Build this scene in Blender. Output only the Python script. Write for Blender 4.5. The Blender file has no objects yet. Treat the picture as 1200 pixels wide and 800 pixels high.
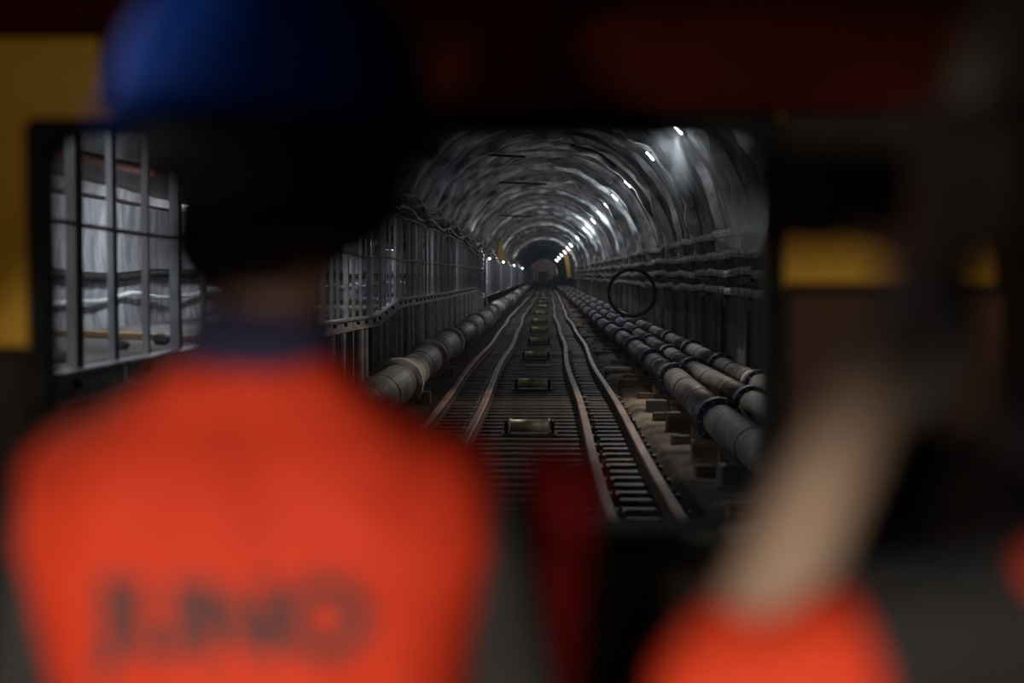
import bpy, math, random
from mathutils import Vector, Matrix, noise
R = math.radians
random.seed(7)
SC = bpy.context.scene
COL = SC.collection
# ------------------------------------------------------------------ camera, world, cab lights, exposure
cd = bpy.data.cameras.new('camera'); cam = bpy.data.objects.new('camera', cd); COL.objects.link(cam)
cam.location = (0, 0, 2.0); cam.rotation_euler = (R(90-2.68), 0, R(1.27))
cd.lens = 50; cd.sensor_width = 36; cd.clip_end = 900; cd.clip_start = .02
cd.dof.use_dof = True; cd.dof.focus_distance = 30; cd.dof.aperture_fstop = 1.05
SC.camera = cam
w = bpy.data.worlds.new('world'); SC.world = w; w.use_nodes = True
w.node_tree.nodes['Background'].inputs[0].default_value = (.02, .022, .03, 1)
w.node_tree.nodes['Background'].inputs[1].default_value = .02
SC.view_settings.view_transform = 'Standard'; SC.view_settings.look = 'None'
SC.view_settings.exposure = 0; SC.view_settings.gamma = 1; SC.view_settings.use_curve_mapping = False
try:
    SC.cycles.max_bounces = 6; SC.cycles.transparent_max_bounces = 12; SC.cycles.volume_bounces = 0
except Exception: pass
def light(name, typ, loc, power, col=(1, 1, 1), size=.05, target=None, angle=60, blend=.5):
    l = bpy.data.lights.new(name, typ); l.energy = power; l.color = col; l.shadow_soft_size = size
    o = bpy.data.objects.new(name, l); COL.objects.link(o); o.location = loc
    if typ == 'SPOT':
        l.spot_size = R(angle); l.spot_blend = blend
        o.rotation_euler = (Vector(target)-Vector(loc)).to_track_quat('-Z', 'Y').to_euler()
    return o
light('cab_work_spot', 'SPOT', (-.62, -1.15, 1.2), 190, (1, .86, .72), .06, (-.1, 1.3, .66), 60, .08)
light('cab_left_lamp', 'POINT', (-1.12, 2.25, 2.52), 5.5, (1, .82, .55), .05)
light('helmet_fill_spot', 'SPOT', (-1.35, 1.12, 2.38), 20, (.9, .94, 1), .05, (-.42, 1.40, 2.25), 20, .6)  # unseen spot added to light the helmet's left side
light('cab_rear_fill', 'POINT', (-1.15, -.3, 2.45), 4, (.92, .93, 1), .06)  # unseen fill added to lift the hand and lens
light('cab_right_lamp', 'SPOT', (.95, 2.7, 2.52), 1.6, (1, .72, .4), .05, (.75, 3.5, 2.02), 70, .6)

# ------------------------------------------------------------------ materials
MC = {}
def mat(name, c1, c2=None, scale=4, rough=.8, metal=0, bump=0, bscale=30, stretch=(1, 1, 1), emit=None, detail=6, spec=.4, lo=.35, hi=.65, coat=0):
    if name in MC: return MC[name]
    m = bpy.data.materials.new(name); m.use_nodes = True; nt = m.node_tree; N = nt.nodes; L = nt.links
    b = N['Principled BSDF']; b.inputs['Roughness'].default_value = rough; b.inputs['Metallic'].default_value = metal
    b.inputs['Specular IOR Level'].default_value = spec; b.inputs['Coat Weight'].default_value = coat
    tc = N.new('ShaderNodeTexCoord'); mp = N.new('ShaderNodeMapping'); mp.inputs['Scale'].default_value = stretch
    L.new(tc.outputs['Object'], mp.inputs[0])
    nz = N.new('ShaderNodeTexNoise'); nz.inputs['Scale'].default_value = scale; nz.inputs['Detail'].default_value = detail
    L.new(mp.outputs[0], nz.inputs['Vector'])
    cr = N.new('ShaderNodeValToRGB'); cr.color_ramp.elements[0].position = lo; cr.color_ramp.elements[1].position = hi
    cr.color_ramp.elements[0].color = (*c1, 1); cr.color_ramp.elements[1].color = (*(c2 or c1), 1)
    L.new(nz.outputs[0], cr.inputs[0]); L.new(cr.outputs[0], b.inputs['Base Color'])
    if bump:
        n2 = N.new('ShaderNodeTexNoise'); n2.inputs['Scale'].default_value = bscale; n2.inputs['Detail'].default_value = 8
        L.new(mp.outputs[0], n2.inputs['Vector'])
        bp = N.new('ShaderNodeBump'); bp.inputs['Strength'].default_value = bump; bp.inputs['Distance'].default_value = .05
        L.new(n2.outputs[0], bp.inputs['Height']); L.new(bp.outputs[0], b.inputs['Normal'])
    if emit:
        b.inputs['Emission Color'].default_value = (*emit[0], 1); b.inputs['Emission Strength'].default_value = emit[1]
    MC[name] = m
    return m
def glass():
    m = bpy.data.materials.new('windshield_glass'); m.use_nodes = True; nt = m.node_tree; N = nt.nodes; L = nt.links
    N.remove(N['Principled BSDF']); out = N['Material Output']
    t = N.new('ShaderNodeBsdfTransparent'); g = N.new('ShaderNodeBsdfGlossy'); g.inputs['Roughness'].default_value = .03
    f = N.new('ShaderNodeFresnel'); f.inputs[0].default_value = 1.35; mx = N.new('ShaderNodeMixShader')
    t.inputs[0].default_value = (.97, .98, .98, 1)
    L.new(f.outputs[0], mx.inputs[0]); L.new(t.outputs[0], mx.inputs[1]); L.new(g.outputs[0], mx.inputs[2]); L.new(mx.outputs[0], out.inputs[0])
    return m
M_shot = mat('sprayed_concrete', (.022, .023, .026), (.36, .36, .36), 1.6, .75, bump=1, bscale=6, stretch=(1, .9, .45), detail=12, lo=.40, hi=.66)
M_rib = mat('rib_concrete', (.10, .10, .105), (.74, .74, .74), 1.5, .7, bump=.8, bscale=7)
M_wall = mat('stained_wall_concrete', (.03, .03, .032), (.27, .255, .23), 1.3, .85, bump=.6, bscale=9, stretch=(1, 1, .22), lo=.36, hi=.72)
M_nich = mat('rough_recess_concrete', (.26, .26, .3), (.5, .5, .55), 5, .9, bump=1, bscale=14, stretch=(1, 1, .35))
M_dark = mat('dark_concrete', (.010, .010, .011), (.03, .03, .03), 2, .9, bump=.5)  # near-black mottled concrete for soffit and walkway base
M_ground = mat('oily_gravel', (.012, .011, .010), (.07, .06, .05), 3, .85, bump=.9, bscale=22)
M_sand = mat('packed_sand', (.08, .066, .052), (.46, .38, .30), 1.1, .92, bump=.8, bscale=18, lo=.4, hi=.62)
M_rail = mat('worn_rail_steel', (.24, .13, .10), (.50, .31, .25), 2.5, .5, .25, stretch=(1, .3, 1))
M_railside = mat('rusty_rail_web', (.035, .018, .013), (.09, .04, .028), 6, .8)
M_sleeper = mat('dirty_sleeper', (.03, .026, .025), (.11, .085, .075), 5, .55)
M_pipe = mat('dusty_grey_pipe', (.30, .285, .27), (.72, .68, .64), 2.2, .6, bump=.2, bscale=12, stretch=(1, .5, 1))
M_pipe2 = mat('dull_steel_pipe', (.08, .08, .082), (.25, .235, .21), 3, .55, bump=.2, bscale=12)
M_cream = mat('bare_cream_pipe', (.42, .38, .3), (.62, .58, .5), 5, .5)
M_blue = mat('navy_coupling', (.012, .025, .06), (.03, .055, .11), 6, .5)
M_black = mat('black_rubber', (.005, .005, .005), (.014, .014, .014), 8, .7, spec=.15)
M_galv = mat('galvanised_steel', (.24, .26, .29), (.46, .48, .51), 6, .45, .2)
M_galvd = mat('dull_post_steel', (.16, .16, .165), (.4, .4, .4), 4, .6, .3, stretch=(1, 1, .3))
M_sheet = mat('pale_corrugated_sheet', (.36, .38, .40), (.74, .76, .78), 3, .55, 0, stretch=(1, 1, .2))
M_beam = mat('pale_waling_steel', (.40, .40, .42), (.72, .72, .74), 5, .55, 0)
M_tray = mat('dusty_tray_steel', (.16, .15, .13), (.5, .47, .42), 3.5, .8, bump=.3, stretch=(1, .6, 1))
M_timb = mat('weathered_timber', (.10, .07, .05), (.3, .22, .16), 6, .85, stretch=(.3, 3, 3), bump=.3)
M_timbl = mat('fresh_timber', (.42, .27, .14), (.6, .42, .24), 6, .8, stretch=(.4, 4, 4))
M_white = mat('white_plastic_duct', (.6, .62, .68), (.8, .82, .86), 6, .4)
M_red = mat('red_hose_rubber', (.30, .02, .015), (.4, .04, .03), 6, .8, spec=.15)
M_redb = mat('rusty_red_bracket', (.13, .05, .035), (.3, .12, .08), 8, .7)
M_yel = mat('cab_yellow_paint', (.52, .28, .012), (.6, .33, .02), 5, .5)
M_yelt = mat('yellow_tarp', (.5, .3, .04), (.65, .42, .08), 6, .6)
M_maroon = mat('dark_red_panel', (.036, .003, .001), (.05, .005, .001), 5, .8, spec=.1)
M_cabdk = mat('dark_cab_lining', (.014, .008, .006), (.02, .012, .009), 5, .8)
M_sill = mat('grey_green_sill', (.05, .055, .05), (.07, .075, .068), 9, .7)
M_lamp = mat('lit_lamp_lens', (.9, .9, 1), emit=((.93, .95, 1), 28))
M_lampb = mat('lit_flood_lens', (.9, .9, 1), emit=((.9, .95, 1), 60))
M_roll = mat('worn_yellow_roller', (.35, .28, .15), (.85, .75, .48), 7, .4, .2)
M_end = mat('end_wall_paint', (.3, .22, .17), (.5, .42, .36), .4, .8)
M_or = mat('hi_vis_orange_cloth', (.80, .045, .012), (.9, .065, .016), 3, .75, bump=.15, bscale=40)
M_ord = mat('shaded_red_cloth', (.05, .001, .001), (.08, .002, .002), 4, .9, spec=.08)  # dark red holds the shade on orange-red cloth
M_grey = mat('dark_grey_cloth', (.016, .017, .018), (.024, .025, .027), 6, .9)
M_greys = mat('grey_sleeve_cloth', (.028, .03, .03), (.04, .042, .042), 6, .9)
M_navy = mat('navy_collar_cloth', (.015, .015, .05), (.03, .03, .08), 6, .9)
M_skin = mat('tan_skin', (.40, .28, .20), (.48, .35, .26), 8, .6)
M_skind = mat('deep_tan_skin', (.12, .06, .04), (.16, .085, .06), 8, .6)
M_hair = mat('black_hair', (.003, .003, .003), (.007, .006, .006), 20, .7, spec=.2)
M_helm = mat('blue_helmet_shell', (.001, .045, .30), (.001, .055, .36), 3, .75, spec=.2)
M_helm2 = mat('brown_grey_helmet_shell', (.12, .09, .075), (.16, .12, .1), 3, .45)
M_print = mat('grey_print', (.07, .06, .06), (.09, .075, .075), 8, .9)
M_camb = mat('black_camera_body', (.012, .012, .013), (.022, .022, .024), 8, .5)
M_glassb = mat('dark_lens_glass', (.01, .012, .02), None, 4, .08)
M_eye = mat('eye_white', (.6, .6, .6), None, 4, .3)
M_glass = glass()

# ------------------------------------------------------------------ mesh helpers
class MB:
    def __init__(s): s.v = []; s.f = []; s.m = []; s.mats = []
    def mi(s, m):
        if m is None: return 0
        if m not in s.mats: s.mats.append(m)
        return s.mats.index(m)
    def add(s, vs, fs, m=None):
        k = len(s.v); s.v += [tuple(a) for a in vs]; s.f += [tuple(i+k for i in q) for q in fs]; s.m += [s.mi(m)]*len(fs); return s
    def box(s, x0, x1, y0, y1, z0, z1, m=None, rot=None, piv=None):
        vs = [Vector((x, y, z)) for x in (x0, x1) for y in (y0, y1) for z in (z0, z1)]
        if rot is not None:
            p = Vector(piv or ((x0+x1)/2, (y0+y1)/2, (z0+z1)/2)); vs = [rot @ (a-p)+p for a in vs]
        return s.add(vs, [(0, 1, 3, 2), (4, 6, 7, 5), (0, 4, 5, 1), (2, 3, 7, 6), (0, 2, 6, 4), (1, 5, 7, 3)], m)
    def bbox(s, x0, x1, y0, y1, z0, z1, b=.01, m=None):       # box with chamfered edges
        c = []
        for sx, X0, X1 in ((0, x0, x1),):
            pass
        ring = lambda z, i: [(x0+b+i, y0+i, z), (x1-b-i, y0+i, z), (x1-i, y0+b+i, z), (x1-i, y1-b-i, z), (x1-b-i, y1-i, z), (x0+b+i, y1-i, z), (x0+i, y1-b-i, z), (x0+i, y0+b+i, z)]
        return s.rings([ring(z0, b*.7), ring(z0+b, 0), ring(z1-b, 0), ring(z1, b*.7)], m)
    def rings(s, rs, m=None, cap=True, closed=True):
        n = len(rs[0]); vs = [p for r in rs for p in r]; fs = []
        for i in range(len(rs)-1):
            for j in range(n if closed else n-1):
                a = i*n+j; b2 = i*n+(j+1) % n; fs.append((a, b2, b2+n, a+n))
        if cap: fs.append(tuple(reversed(range(n)))); fs.append(tuple(range((len(rs)-1)*n, len(rs)*n)))
        return s.add(vs, fs, m)
    def tube(s, pts, r, n=8, m=None, cap=True):
        pts = [Vector(p) for p in pts]; rs = []
        up = Vector((0, 0, 1))
        for i, p in enumerate(pts):
            t = (pts[min(i+1, len(pts)-1)]-pts[max(i-1, 0)]).normalized()
            u = up if abs(t.dot(up)) < .95 else Vector((1, 0, 0))
            a = t.cross(u).normalized(); b = t.cross(a).normalized(); rr = r[i] if isinstance(r, (list, tuple)) else r
            rs.append([p+a*rr*math.cos(2*math.pi*j/n)+b*rr*math.sin(2*math.pi*j/n) for j in range(n)])
        return s.rings(rs, m, cap)
    def caps(s, p0, r0, p1, r1, n=12, m=None):
        p0, p1 = Vector(p0), Vector(p1); t = (p1-p0).normalized(); pts = []; rr = []
        for k in range(4): a = math.pi/2*(k+.15)/4; pts.append(p0-t*r0*math.cos(a)); rr.append(r0*math.sin(a))
        pts += [p0, p1]; rr += [r0, r1]
        for k in range(3, -1, -1): a = math.pi/2*(k+.15)/4; pts.append(p1+t*r1*math.cos(a)); rr.append(r1*math.sin(a))
        return s.tube(pts, rr, n, m)
    def ell(s, c, rx, ry, rz, rot=None, n=16, k=10, m=None, z0=-1, z1=1):
        rs = []
        a0 = math.asin(max(-1, z0))+.02; a1 = math.asin(min(1, z1))-.02
        for i in range(k+1):
            a = a0+(a1-a0)*i/k
            ring = [Vector((rx*math.cos(a)*math.cos(2*math.pi*j/n), ry*math.cos(a)*math.sin(2*math.pi*j/n), rz*math.sin(a))) for j in range(n)]
            if rot is not None: ring = [rot @ v for v in ring]
            rs.append([v+Vector(c) for v in ring])
        return s.rings(rs, m)
    def loft(s, secs, n=28, p=2.4, m=None):          # (cx, cy, z, rx, ry)
        rs = []
        for cx, cy, z, rx, ry in secs:
            q = []
            for j in range(n):
                a = 2*math.pi*j/n; c, d = math.cos(a), math.sin(a)
                q.append((cx+rx*math.copysign(abs(c)**(2/p), c), cy+ry*math.copysign(abs(d)**(2/p), d), z))
            rs.append(q)
        return s.rings(rs, m)
    def mesh(s, name, smooth=False):
        me = bpy.data.meshes.new(name); me.from_pydata(s.v, [], s.f); me.update()
        for m in s.mats: me.materials.append(m)
        for p, i in zip(me.polygons, s.m): p.material_index = i
        if smooth: me.polygons.foreach_set('use_smooth', [True]*len(me.polygons))
        return me
    def build(s, name, m=None, parent=None, smooth=False, loc=None, rot=None):
        if m is not None and not s.mats: s.mats = [m]
        o = bpy.data.objects.new(name, s.mesh(name, smooth)); COL.objects.link(o)
        if parent: o.parent = parent
        if loc: o.location = loc
        if rot: o.rotation_euler = rot
        return o
    def remesh(s, name, m, parent, vox=.006, smooth_it=3):
        me = s.mesh(name); o = bpy.data.objects.new(name, me); COL.objects.link(o)
        r = o.modifiers.new('r', 'REMESH'); r.mode = 'VOXEL'; r.voxel_size = vox; r.use_smooth_shade = True
        sm = o.modifiers.new('s', 'SMOOTH'); sm.iterations = smooth_it; sm.factor = .5
        dg = bpy.context.evaluated_depsgraph_get(); dg.update()
        nm = bpy.data.meshes.new_from_object(o.evaluated_get(dg)); o.modifiers.clear(); o.data = nm
        nm.materials.clear(); nm.materials.append(m)
        nm.polygons.foreach_set('use_smooth', [True]*len(nm.polygons)); o.parent = parent
        return o
def tag(o, label=None, cat=None, group=None, kind=None):
    if label: o['label'] = label
    if cat: o['category'] = cat
    if group: o['group'] = group
    if kind: o['kind'] = kind
    return o
def empty(name, loc=(0, 0, 0), rz=0, **k):
    o = bpy.data.objects.new(name, None); COL.objects.link(o); o.location = loc; o.rotation_euler = (0, 0, rz)
    o.empty_display_size = .1
    return tag(o, **k)
def inst(name, me, parent=None, loc=(0, 0, 0), rot=(0, 0, 0), sc=(1, 1, 1)):
    o = bpy.data.objects.new(name, me); COL.objects.link(o); o.parent = parent; o.location = loc; o.rotation_euler = rot; o.scale = sc
    return o
def copy_tree(o, parent=None):
    c = o.copy(); COL.objects.link(c); c.parent = parent
    for ch in o.children: copy_tree(ch, c)
    return c
ORD = ['nearest', 'second', 'third', 'fourth', 'fifth', 'sixth', 'seventh', 'eighth', 'ninth', 'tenth', 'eleventh', 'twelfth', 'thirteenth', 'fourteenth']
def steps(a, b, s0, g):
    y = a; out = []
    while y < b: out.append(y); y += s0*max(1, y/g)
    out.append(b); return out
def wob(y):
    t = min(1, max(0, (y-70)/70)); s = t*t*(3-2*t)*.28
    return s+.028*math.sin(y/2.9)+.03*math.sin(y/7.1+1)
GZ = -.22        # ground height under the rail tops
END = 450.0
AZ, AR = 2.45, 4.2   # arch centre height and radius
TC = -.18        # track centre

# ------------------------------------------------------------------ tunnel shell
def fn(y, a, s): return noise.noise(Vector((y*s, a*2.3, s*7)))
ys = steps(3.6, END, .35, 22)
mb = MB(); NA = 56; rs = []
for y in ys:
    ring = []
    for j in range(NA+1):
        a = R(4)+(math.pi-R(8))*j/NA
        if j == 0: a = R(0)
        rr = AR+.10*fn(y, a, .55)+.05*fn(y, a, 1.7)+.12*fn(y, 0, .21)
        ring.append((rr*math.cos(a), y, AZ+rr*math.sin(a)))
    rs.append(ring)
mb.rings(rs, None, cap=False, closed=False)
ceil_o = tag(mb.build('ceiling', M_shot, smooth=True), kind='structure')
# steel ribs buried in the sprayed concrete: uneven proud bands
rib_y = [12, 17, 21, 25.5, 29, 33.5, 38, 42.5, 46, 50, 54.5, 58, 61.5, 66, 72, 77, 83, 89, 96, 104, 112, 120, 128, 139, 150, 163, 178, 195, 215, 240, 270, 305, 345, 390]
for k, yr in enumerate(rib_y):
    mb = MB(); rs = []; wd = random.uniform(.14, .34)*(1+yr/160); dp = random.uniform(.10, .24)
    for j in range(61):
        a = math.pi*(j/60)*.955+.0
        y0 = yr+.35*fn(yr*3, a, .9); ww = wd*(1+.6*fn(yr*5, a*2.2, 1.1)); d = dp*(1+.9*fn(yr*7, a*3, 1.3))
        ro = AR+.25; ri = AR-.02-max(.02, d)
        q = []
        for r_, dy in ((ro, -ww*1.6), (ri+.08, -ww), (ri, -ww*.5), (ri, ww*.5), (ri+.08, ww), (ro, ww*1.6)):
            q.append((r_*math.cos(a), y0+dy, AZ+r_*math.sin(a)))
        rs.append(q)
    mb.rings(rs, None)
    mb.build('rib', M_rib, ceil_o, smooth=False)
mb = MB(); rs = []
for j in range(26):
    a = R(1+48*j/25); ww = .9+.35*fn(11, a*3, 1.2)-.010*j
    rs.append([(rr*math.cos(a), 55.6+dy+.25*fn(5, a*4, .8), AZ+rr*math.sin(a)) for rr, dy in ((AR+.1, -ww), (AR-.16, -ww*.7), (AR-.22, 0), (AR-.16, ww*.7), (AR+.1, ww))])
mb.rings(rs, None); tag(mb.build('lit_streak', mat('lit_streak_concrete', (.4, .4, .4), (.85, .85, .85), 9, .8, stretch=(1, 1, .1), bump=.6), ceil_o, True), 'pale streak of painted lamplight down the right side of the arch')  # pale band: lamplight on the arch put into the colour
# right wall
mb = MB(); rs = []
for y in ys:
    rs.append([(AR+.05*fn(y, i, .8)-(.0), y, GZ-.1+(AZ+.15-GZ+.1)*i/8) for i in range(9)])
mb.rings(rs, None, cap=False, closed=False)
wr = tag(mb.build('wall_right', M_wall), kind='structure')
for k, y in enumerate(steps(8, 120, 4.2, 60)):          # proud wall pilasters between cast bays
    mb = MB(); mb.bbox(AR-.07, AR+.1, y, y+.32, GZ, 1.55, .02); mb.build('pilaster', M_wall, wr)
# left wall (set back behind the fence) with soffit
mb = MB(); rs = []
for y in ys:
    rs.append([(-5.0+.07*fn(y, i*.7, .9)+.04*fn(y, i, 2.5), y, GZ-.1+(2.9-GZ+.1)*i/10) for i in range(11)])
mb.rings(rs, None, cap=False, closed=False)
wl = tag(mb.build('wall_left', M_nich), kind='structure')
mb = MB(); mb.box(-5.3, -3.95, 3.6, END, 2.84, 3.0)
tag(mb.build('trim_1', M_dark), kind='structure')
mb = MB(); mb.box(-5.3, 4.6, END, END+.3, -.4, 7)
we = tag(mb.build('wall_end', M_end), kind='structure')
mb = MB(); mb.box(-1.6, 1.4, END-.6, END-.02, GZ, 3.1); mb.build('portal_door', M_maroon, we)
for x0 in (-3.6, -2.3, 1.9, 3.2):
    mb = MB(); mb.box(x0-.2, x0+.2, END-.5, END-.02, GZ, 4.6); mb.build('buttress', M_wall, we)
# ground
mb = MB(); rs = []
for y in ys:
    rs.append([(x, y, GZ+.03*noise.noise(Vector((x*1.7, y*1.1, 0)))+(.0 if x < 1.3 else .05)) for x in [-5.2, -4, -3, -2.4, -1.9, -1.7, -1, 0, .8, 1.25, 1.5, 1.9, 2.3, 2.8, 3.5, 4.4]])
mb.rings(rs, None, cap=False, closed=False)
fl = tag(mb.build('floor', M_ground), kind='structure')
mb = MB(); rs = []
for y in steps(5, 200, .4, 30):
    e = .10*noise.noise(Vector((y*.8, 3, 0)))
    rs.append([(x, y, GZ+dz+.035*noise.noise(Vector((x*2.3, y*1.6, 4)))) for x, dz in [(1.28+e+wob(y), -.02), (1.5+wob(y), .08), (1.9, .09), (2.3, .08), (2.8, .07), (3.4, .07), (4.15, .08)]])
mb.rings(rs, None, cap=False, closed=False)
mb.build('sand_bank', M_sand, fl, smooth=True)
# haze
hm = bpy.data.materials.new('tunnel_haze'); hm.use_nodes = True; nt = hm.node_tree; nt.nodes.remove(nt.nodes['Principled BSDF'])
vs_ = nt.nodes.new('ShaderNodeVolumeScatter'); vs_.inputs['Density'].default_value = .0009; vs_.inputs['Color'].default_value = (.75, .87, 1, 1); vs_.inputs['Anisotropy'].default_value = .2
nt.links.new(vs_.outputs[0], nt.nodes['Material Output'].inputs['Volume'])
mb = MB(); mb.box(-4.9, 4.5, 4.2, END-1, -.5, 6.9)
tag(mb.build('haze', hm), kind='stuff', label='thin bluish dusty haze filling the tunnel', cat='haze')

# ------------------------------------------------------------------ track
trk = empty('railway_track', (TC, 4, 0), label='four-rail railway track with dark sleepers running to the tunnel end', cat='track')
def rail(x):
    prof = [(-.07, -.15), (-.07, -.135), (-.018, -.11), (-.018, -.045), (-.052, -.03), (-.052, -.006), (-.04, 0), (.04, 0), (.052, -.006), (.052, -.03), (.018, -.045), (.018, -.11), (.07, -.135), (.07, -.15)]
    mb = MB(); rs = []
    for y in steps(5.2, 440, .5, 40):
        rs.append([(x+wob(y)+.02*math.sin(y*.9+x), y-4, 0) if 0 else (x+wob(y)+px, y-4, pz) for px, pz in prof])
    n = len(prof)
    for i in range(len(rs)-1):
        for j in range(n):
            top = j in (5, 6, 7)
            mb.add([rs[i][j], rs[i][(j+1) % n], rs[i+1][(j+1) % n], rs[i+1][j]], [(0, 1, 2, 3)], M_rail if top or j in (4, 8) else M_railside)
    return mb.build('rail', None, trk)
RX = [-1.40, -.76, .76, 1.34]
for x in RX: rail(x)
sm = MB(); sm.bbox(-1.58, 1.45, -.11, .11, -.15, 0, .018); sme = sm.mesh('sleeper'); sme.materials.append(M_sleeper)
sy = []; y = 5.6
while y < 440: sy.append(y); y += .5
for k, y in enumerate(sy[:290]):
    inst('sleeper', sme, trk, (wob(y)+random.uniform(-.04, .04), y-4, -.152+random.uniform(-.006, .006)), (random.uniform(-.03, .03), 0, random.uniform(-.012, .012)))
mb = MB()
for y in sy[290:]: mb.box(-1.72+wob(y), 1.66+wob(y), y-4-.11, y-4+.11, -.3, -.152)
tag(mb.build('sleeper_run', M_sleeper, trk), kind='stuff')
cm = MB(); cm.bbox(-.06, .06, -.05, .05, -.15, -.10, .01); cm.tube([(0, 0, -.1), (0, 0, -.055)], .018, 6); cme = cm.mesh('rail_clip'); cme.materials.append(M_galvd)
for k, y in enumerate(sy[:70:1]):
    for x, sgn in ((RX[3], 1), (RX[2], 1), (RX[1], -1), (RX[0], -1)):
        if k % 2 == 0: inst('rail_clip', cme, trk, (x+sgn*.12+wob(y), y-4, 0))
# rope rollers between the inner rails
def roller(y, lab, grp=None):
    r = empty('rope_roller', (TC+wob(y), y, -.15), label=lab, cat='roller', group=grp)
    mb = MB(); mb.tube([(-.27, 0, .13), (-.25, 0, .13), (-.245, 0, .13), (.245, 0, .13), (.25, 0, .13), (.27, 0, .13)], [.10, .10, .085, .085, .10, .10], 18); mb.build('drum', M_roll, r, True)
    for sx in (-1, 1):
        mb = MB(); mb.bbox(sx*.31-.025, sx*.31+.025, -.1, .1, 0, .2, .01); mb.build('bearing_block', M_black, r)
    mb = MB(); mb.bbox(-.38, .38, -.14, .14, 0, .03, .01); mb.build('base_plate', M_sleeper, r)
RY = [19, 26.5, 36, 44, 53, 63, 77, 92, 106, 123, 140, 160, 185, 215, 250, 290, 340]
for k, y in enumerate(RY):
    if k < 9: roller(y, ORD[k]+' worn yellowish rope roller between the inner rails, counted from the cab')
    else: roller(y, 'tiny distant rope roller between the inner rails near the tunnel end', 'distant rope rollers')
mb = MB(); mb.bbox(-.3, .3, -.12, .12, 0, .05, .01)
for i, (x, y, lab) in enumerate([(-.12, 33.2, 'wet glinting steel plate between the inner rails'), (-.1, 45.8, 'smaller glinting plate farther between the inner rails')]):
    tag(inst('steel_plate', mb.mesh('steel_plate'), None, (x, y, -.148), (0, 0, .05)), lab, 'plate').data.materials.append(M_galv)

# ------------------------------------------------------------------ pipes
def pipeline(name, x, zc, r, joints, mats, lab, flange, y0, bands=True, gap=.0):
    p = empty(name, (x, y0, GZ), label=lab, cat='pipe')
    z = zc-GZ; prev = y0; h = 0; segs = []
    for k, j in enumerate(joints):
        dx0 = .05*math.sin(prev*1.3+x); dx1 = .05*math.sin(j*1.3+x)
        mb = MB(); a = (dx0, prev-y0, z); b = (dx1, j-y0-.0, z)
        n = 20 if j < 60 else 12
        mb.tube([a, b], r, n); seg = mb.build('pipe_segment', mats[k % len(mats)], p, True)
        if bands and prev < 75:                    # weld bands
            for t in (.3, .62):
                c = Vector(a).lerp(Vector(b), t+random.uniform(-.06, .06)); d = (Vector(b)-Vector(a)).normalized()
                mb = MB(); mb.tube([c-d*.03, c+d*.03], r+.009, n); mb.build('weld_band', M_sleeper, seg, True)
            c = Vector(a).lerp(Vector(b), .12); d = (Vector(b)-Vector(a)).normalized()
            if random.random() < .6:
                mb = MB(); mb.tube([c-d*.16, c+d*.16], r+.005, n); mb.build('bare_band', M_cream, seg, True)
        mb = MB(); c = Vector(b)
        q = c; fw = .10*(1+j/120)
        mb.tube([q-Vector((0, fw, 0)), q-Vector((0, fw*.9, 0)), q+Vector((0, fw*.9, 0)), q+Vector((0, fw, 0))], [r*1.02, r+flange, r+flange, r*1.02], n)
        cp = mb.build('coupling', M_blue if flange < .09 else M_pipe, p, False)
        if j < 45:
            bo = MB()
            for i in range(10):
                an = 2*math.pi*i/10
                c2 = q+Vector(((r+flange*.5)*math.cos(an), 0, (r+flange*.5)*math.sin(an)))
                bo.tube([c2-Vector((0, fw+.03, 0)), c2+Vector((0, fw+.03, 0))], .016, 6)
            o = bo.build('bolt_ring', M_galvd, cp); tag(o, kind='stuff')
        prev = j
    return p
jl = [16, 22, 28.4, 35, 42, 49, 56, 64, 73, 83, 95, 108, 125, 145, 170, 200, 240, 290, 350, 430]
pipeline('large_pipe', -2.30, .32, .30, jl, [M_pipe, M_pipe2, M_pipe], 'large dusty grey flanged pipe along the left fence', .095, 9)
ja = [16.8, 23.4, 28, 33.5, 39, 44.5, 50, 56, 62, 69, 77, 87, 98, 110, 125, 145, 170, 200, 240, 300, 400]
pipeline('grey_pipe', 2.12, .28, .205, ja, [M_pipe2], 'grey pipe with cream bands, the one of three nearest the rails', .075, 9.5)
pipeline('grey_pipe', 2.74, .28, .19, [j+2.2 for j in ja], [M_pipe2], 'middle of the three grey pipes on the right side', .06, 9.5)
pipeline('grey_pipe', 3.30, .30, .19, [j-1.5 for j in ja], [M_pipe2], 'grey pipe nearest the right wall, outermost of three', .06, 9.5)
# supports
def support(y, lab, grp=None, left=False):
    x0, x1 = (1.62, 3.6) if not left else (-2.75, -1.95)
    ln = x1-x0
    o = empty('pipe_support', ((x0+x1)/2, y, GZ+(.07 if not left else -.01)), label=lab, cat='support', group=grp)
    mb = MB(); mb.bbox(-ln/2, ln/2, -.13, .13, 0, .12 if not left else .22, .01); mb.build('cross_beam', M_timb if not left else M_pipe2, o)
    if not left:
        for xx in (2.12, 2.74, 3.3):
            for s in (-1, 1):
                mb = MB(); c = xx-(x0+x1)/2+s*.17
                mb.add([(c-.07, -.1, .12), (c+.07, -.1, .12), (c+.07*s, -.1, .26), (c-.07, .1, .12), (c+.07, .1, .12), (c+.07*s, .1, .26)],
                       [(0, 1, 2), (5, 4, 3), (0, 3, 4, 1), (1, 4, 5, 2), (2, 5, 3, 0)])
                mb.build('chock', M_timb, o)
sy2 = [12.5, 15.2, 18, 21, 24.5, 29, 34, 39.5, 46, 53, 61, 70, 80, 92]
for k, y in enumerate(sy2):
    support(y, ORD[k]+' timber beam chocking the three right pipes, counted from the cab')
for k, y in enumerate([20, 24.5, 31, 37.5, 45, 52, 60, 69, 78]):
    support(y, ORD[k]+' concrete saddle under the large left pipe, counted from the cab', None, True)
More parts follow.
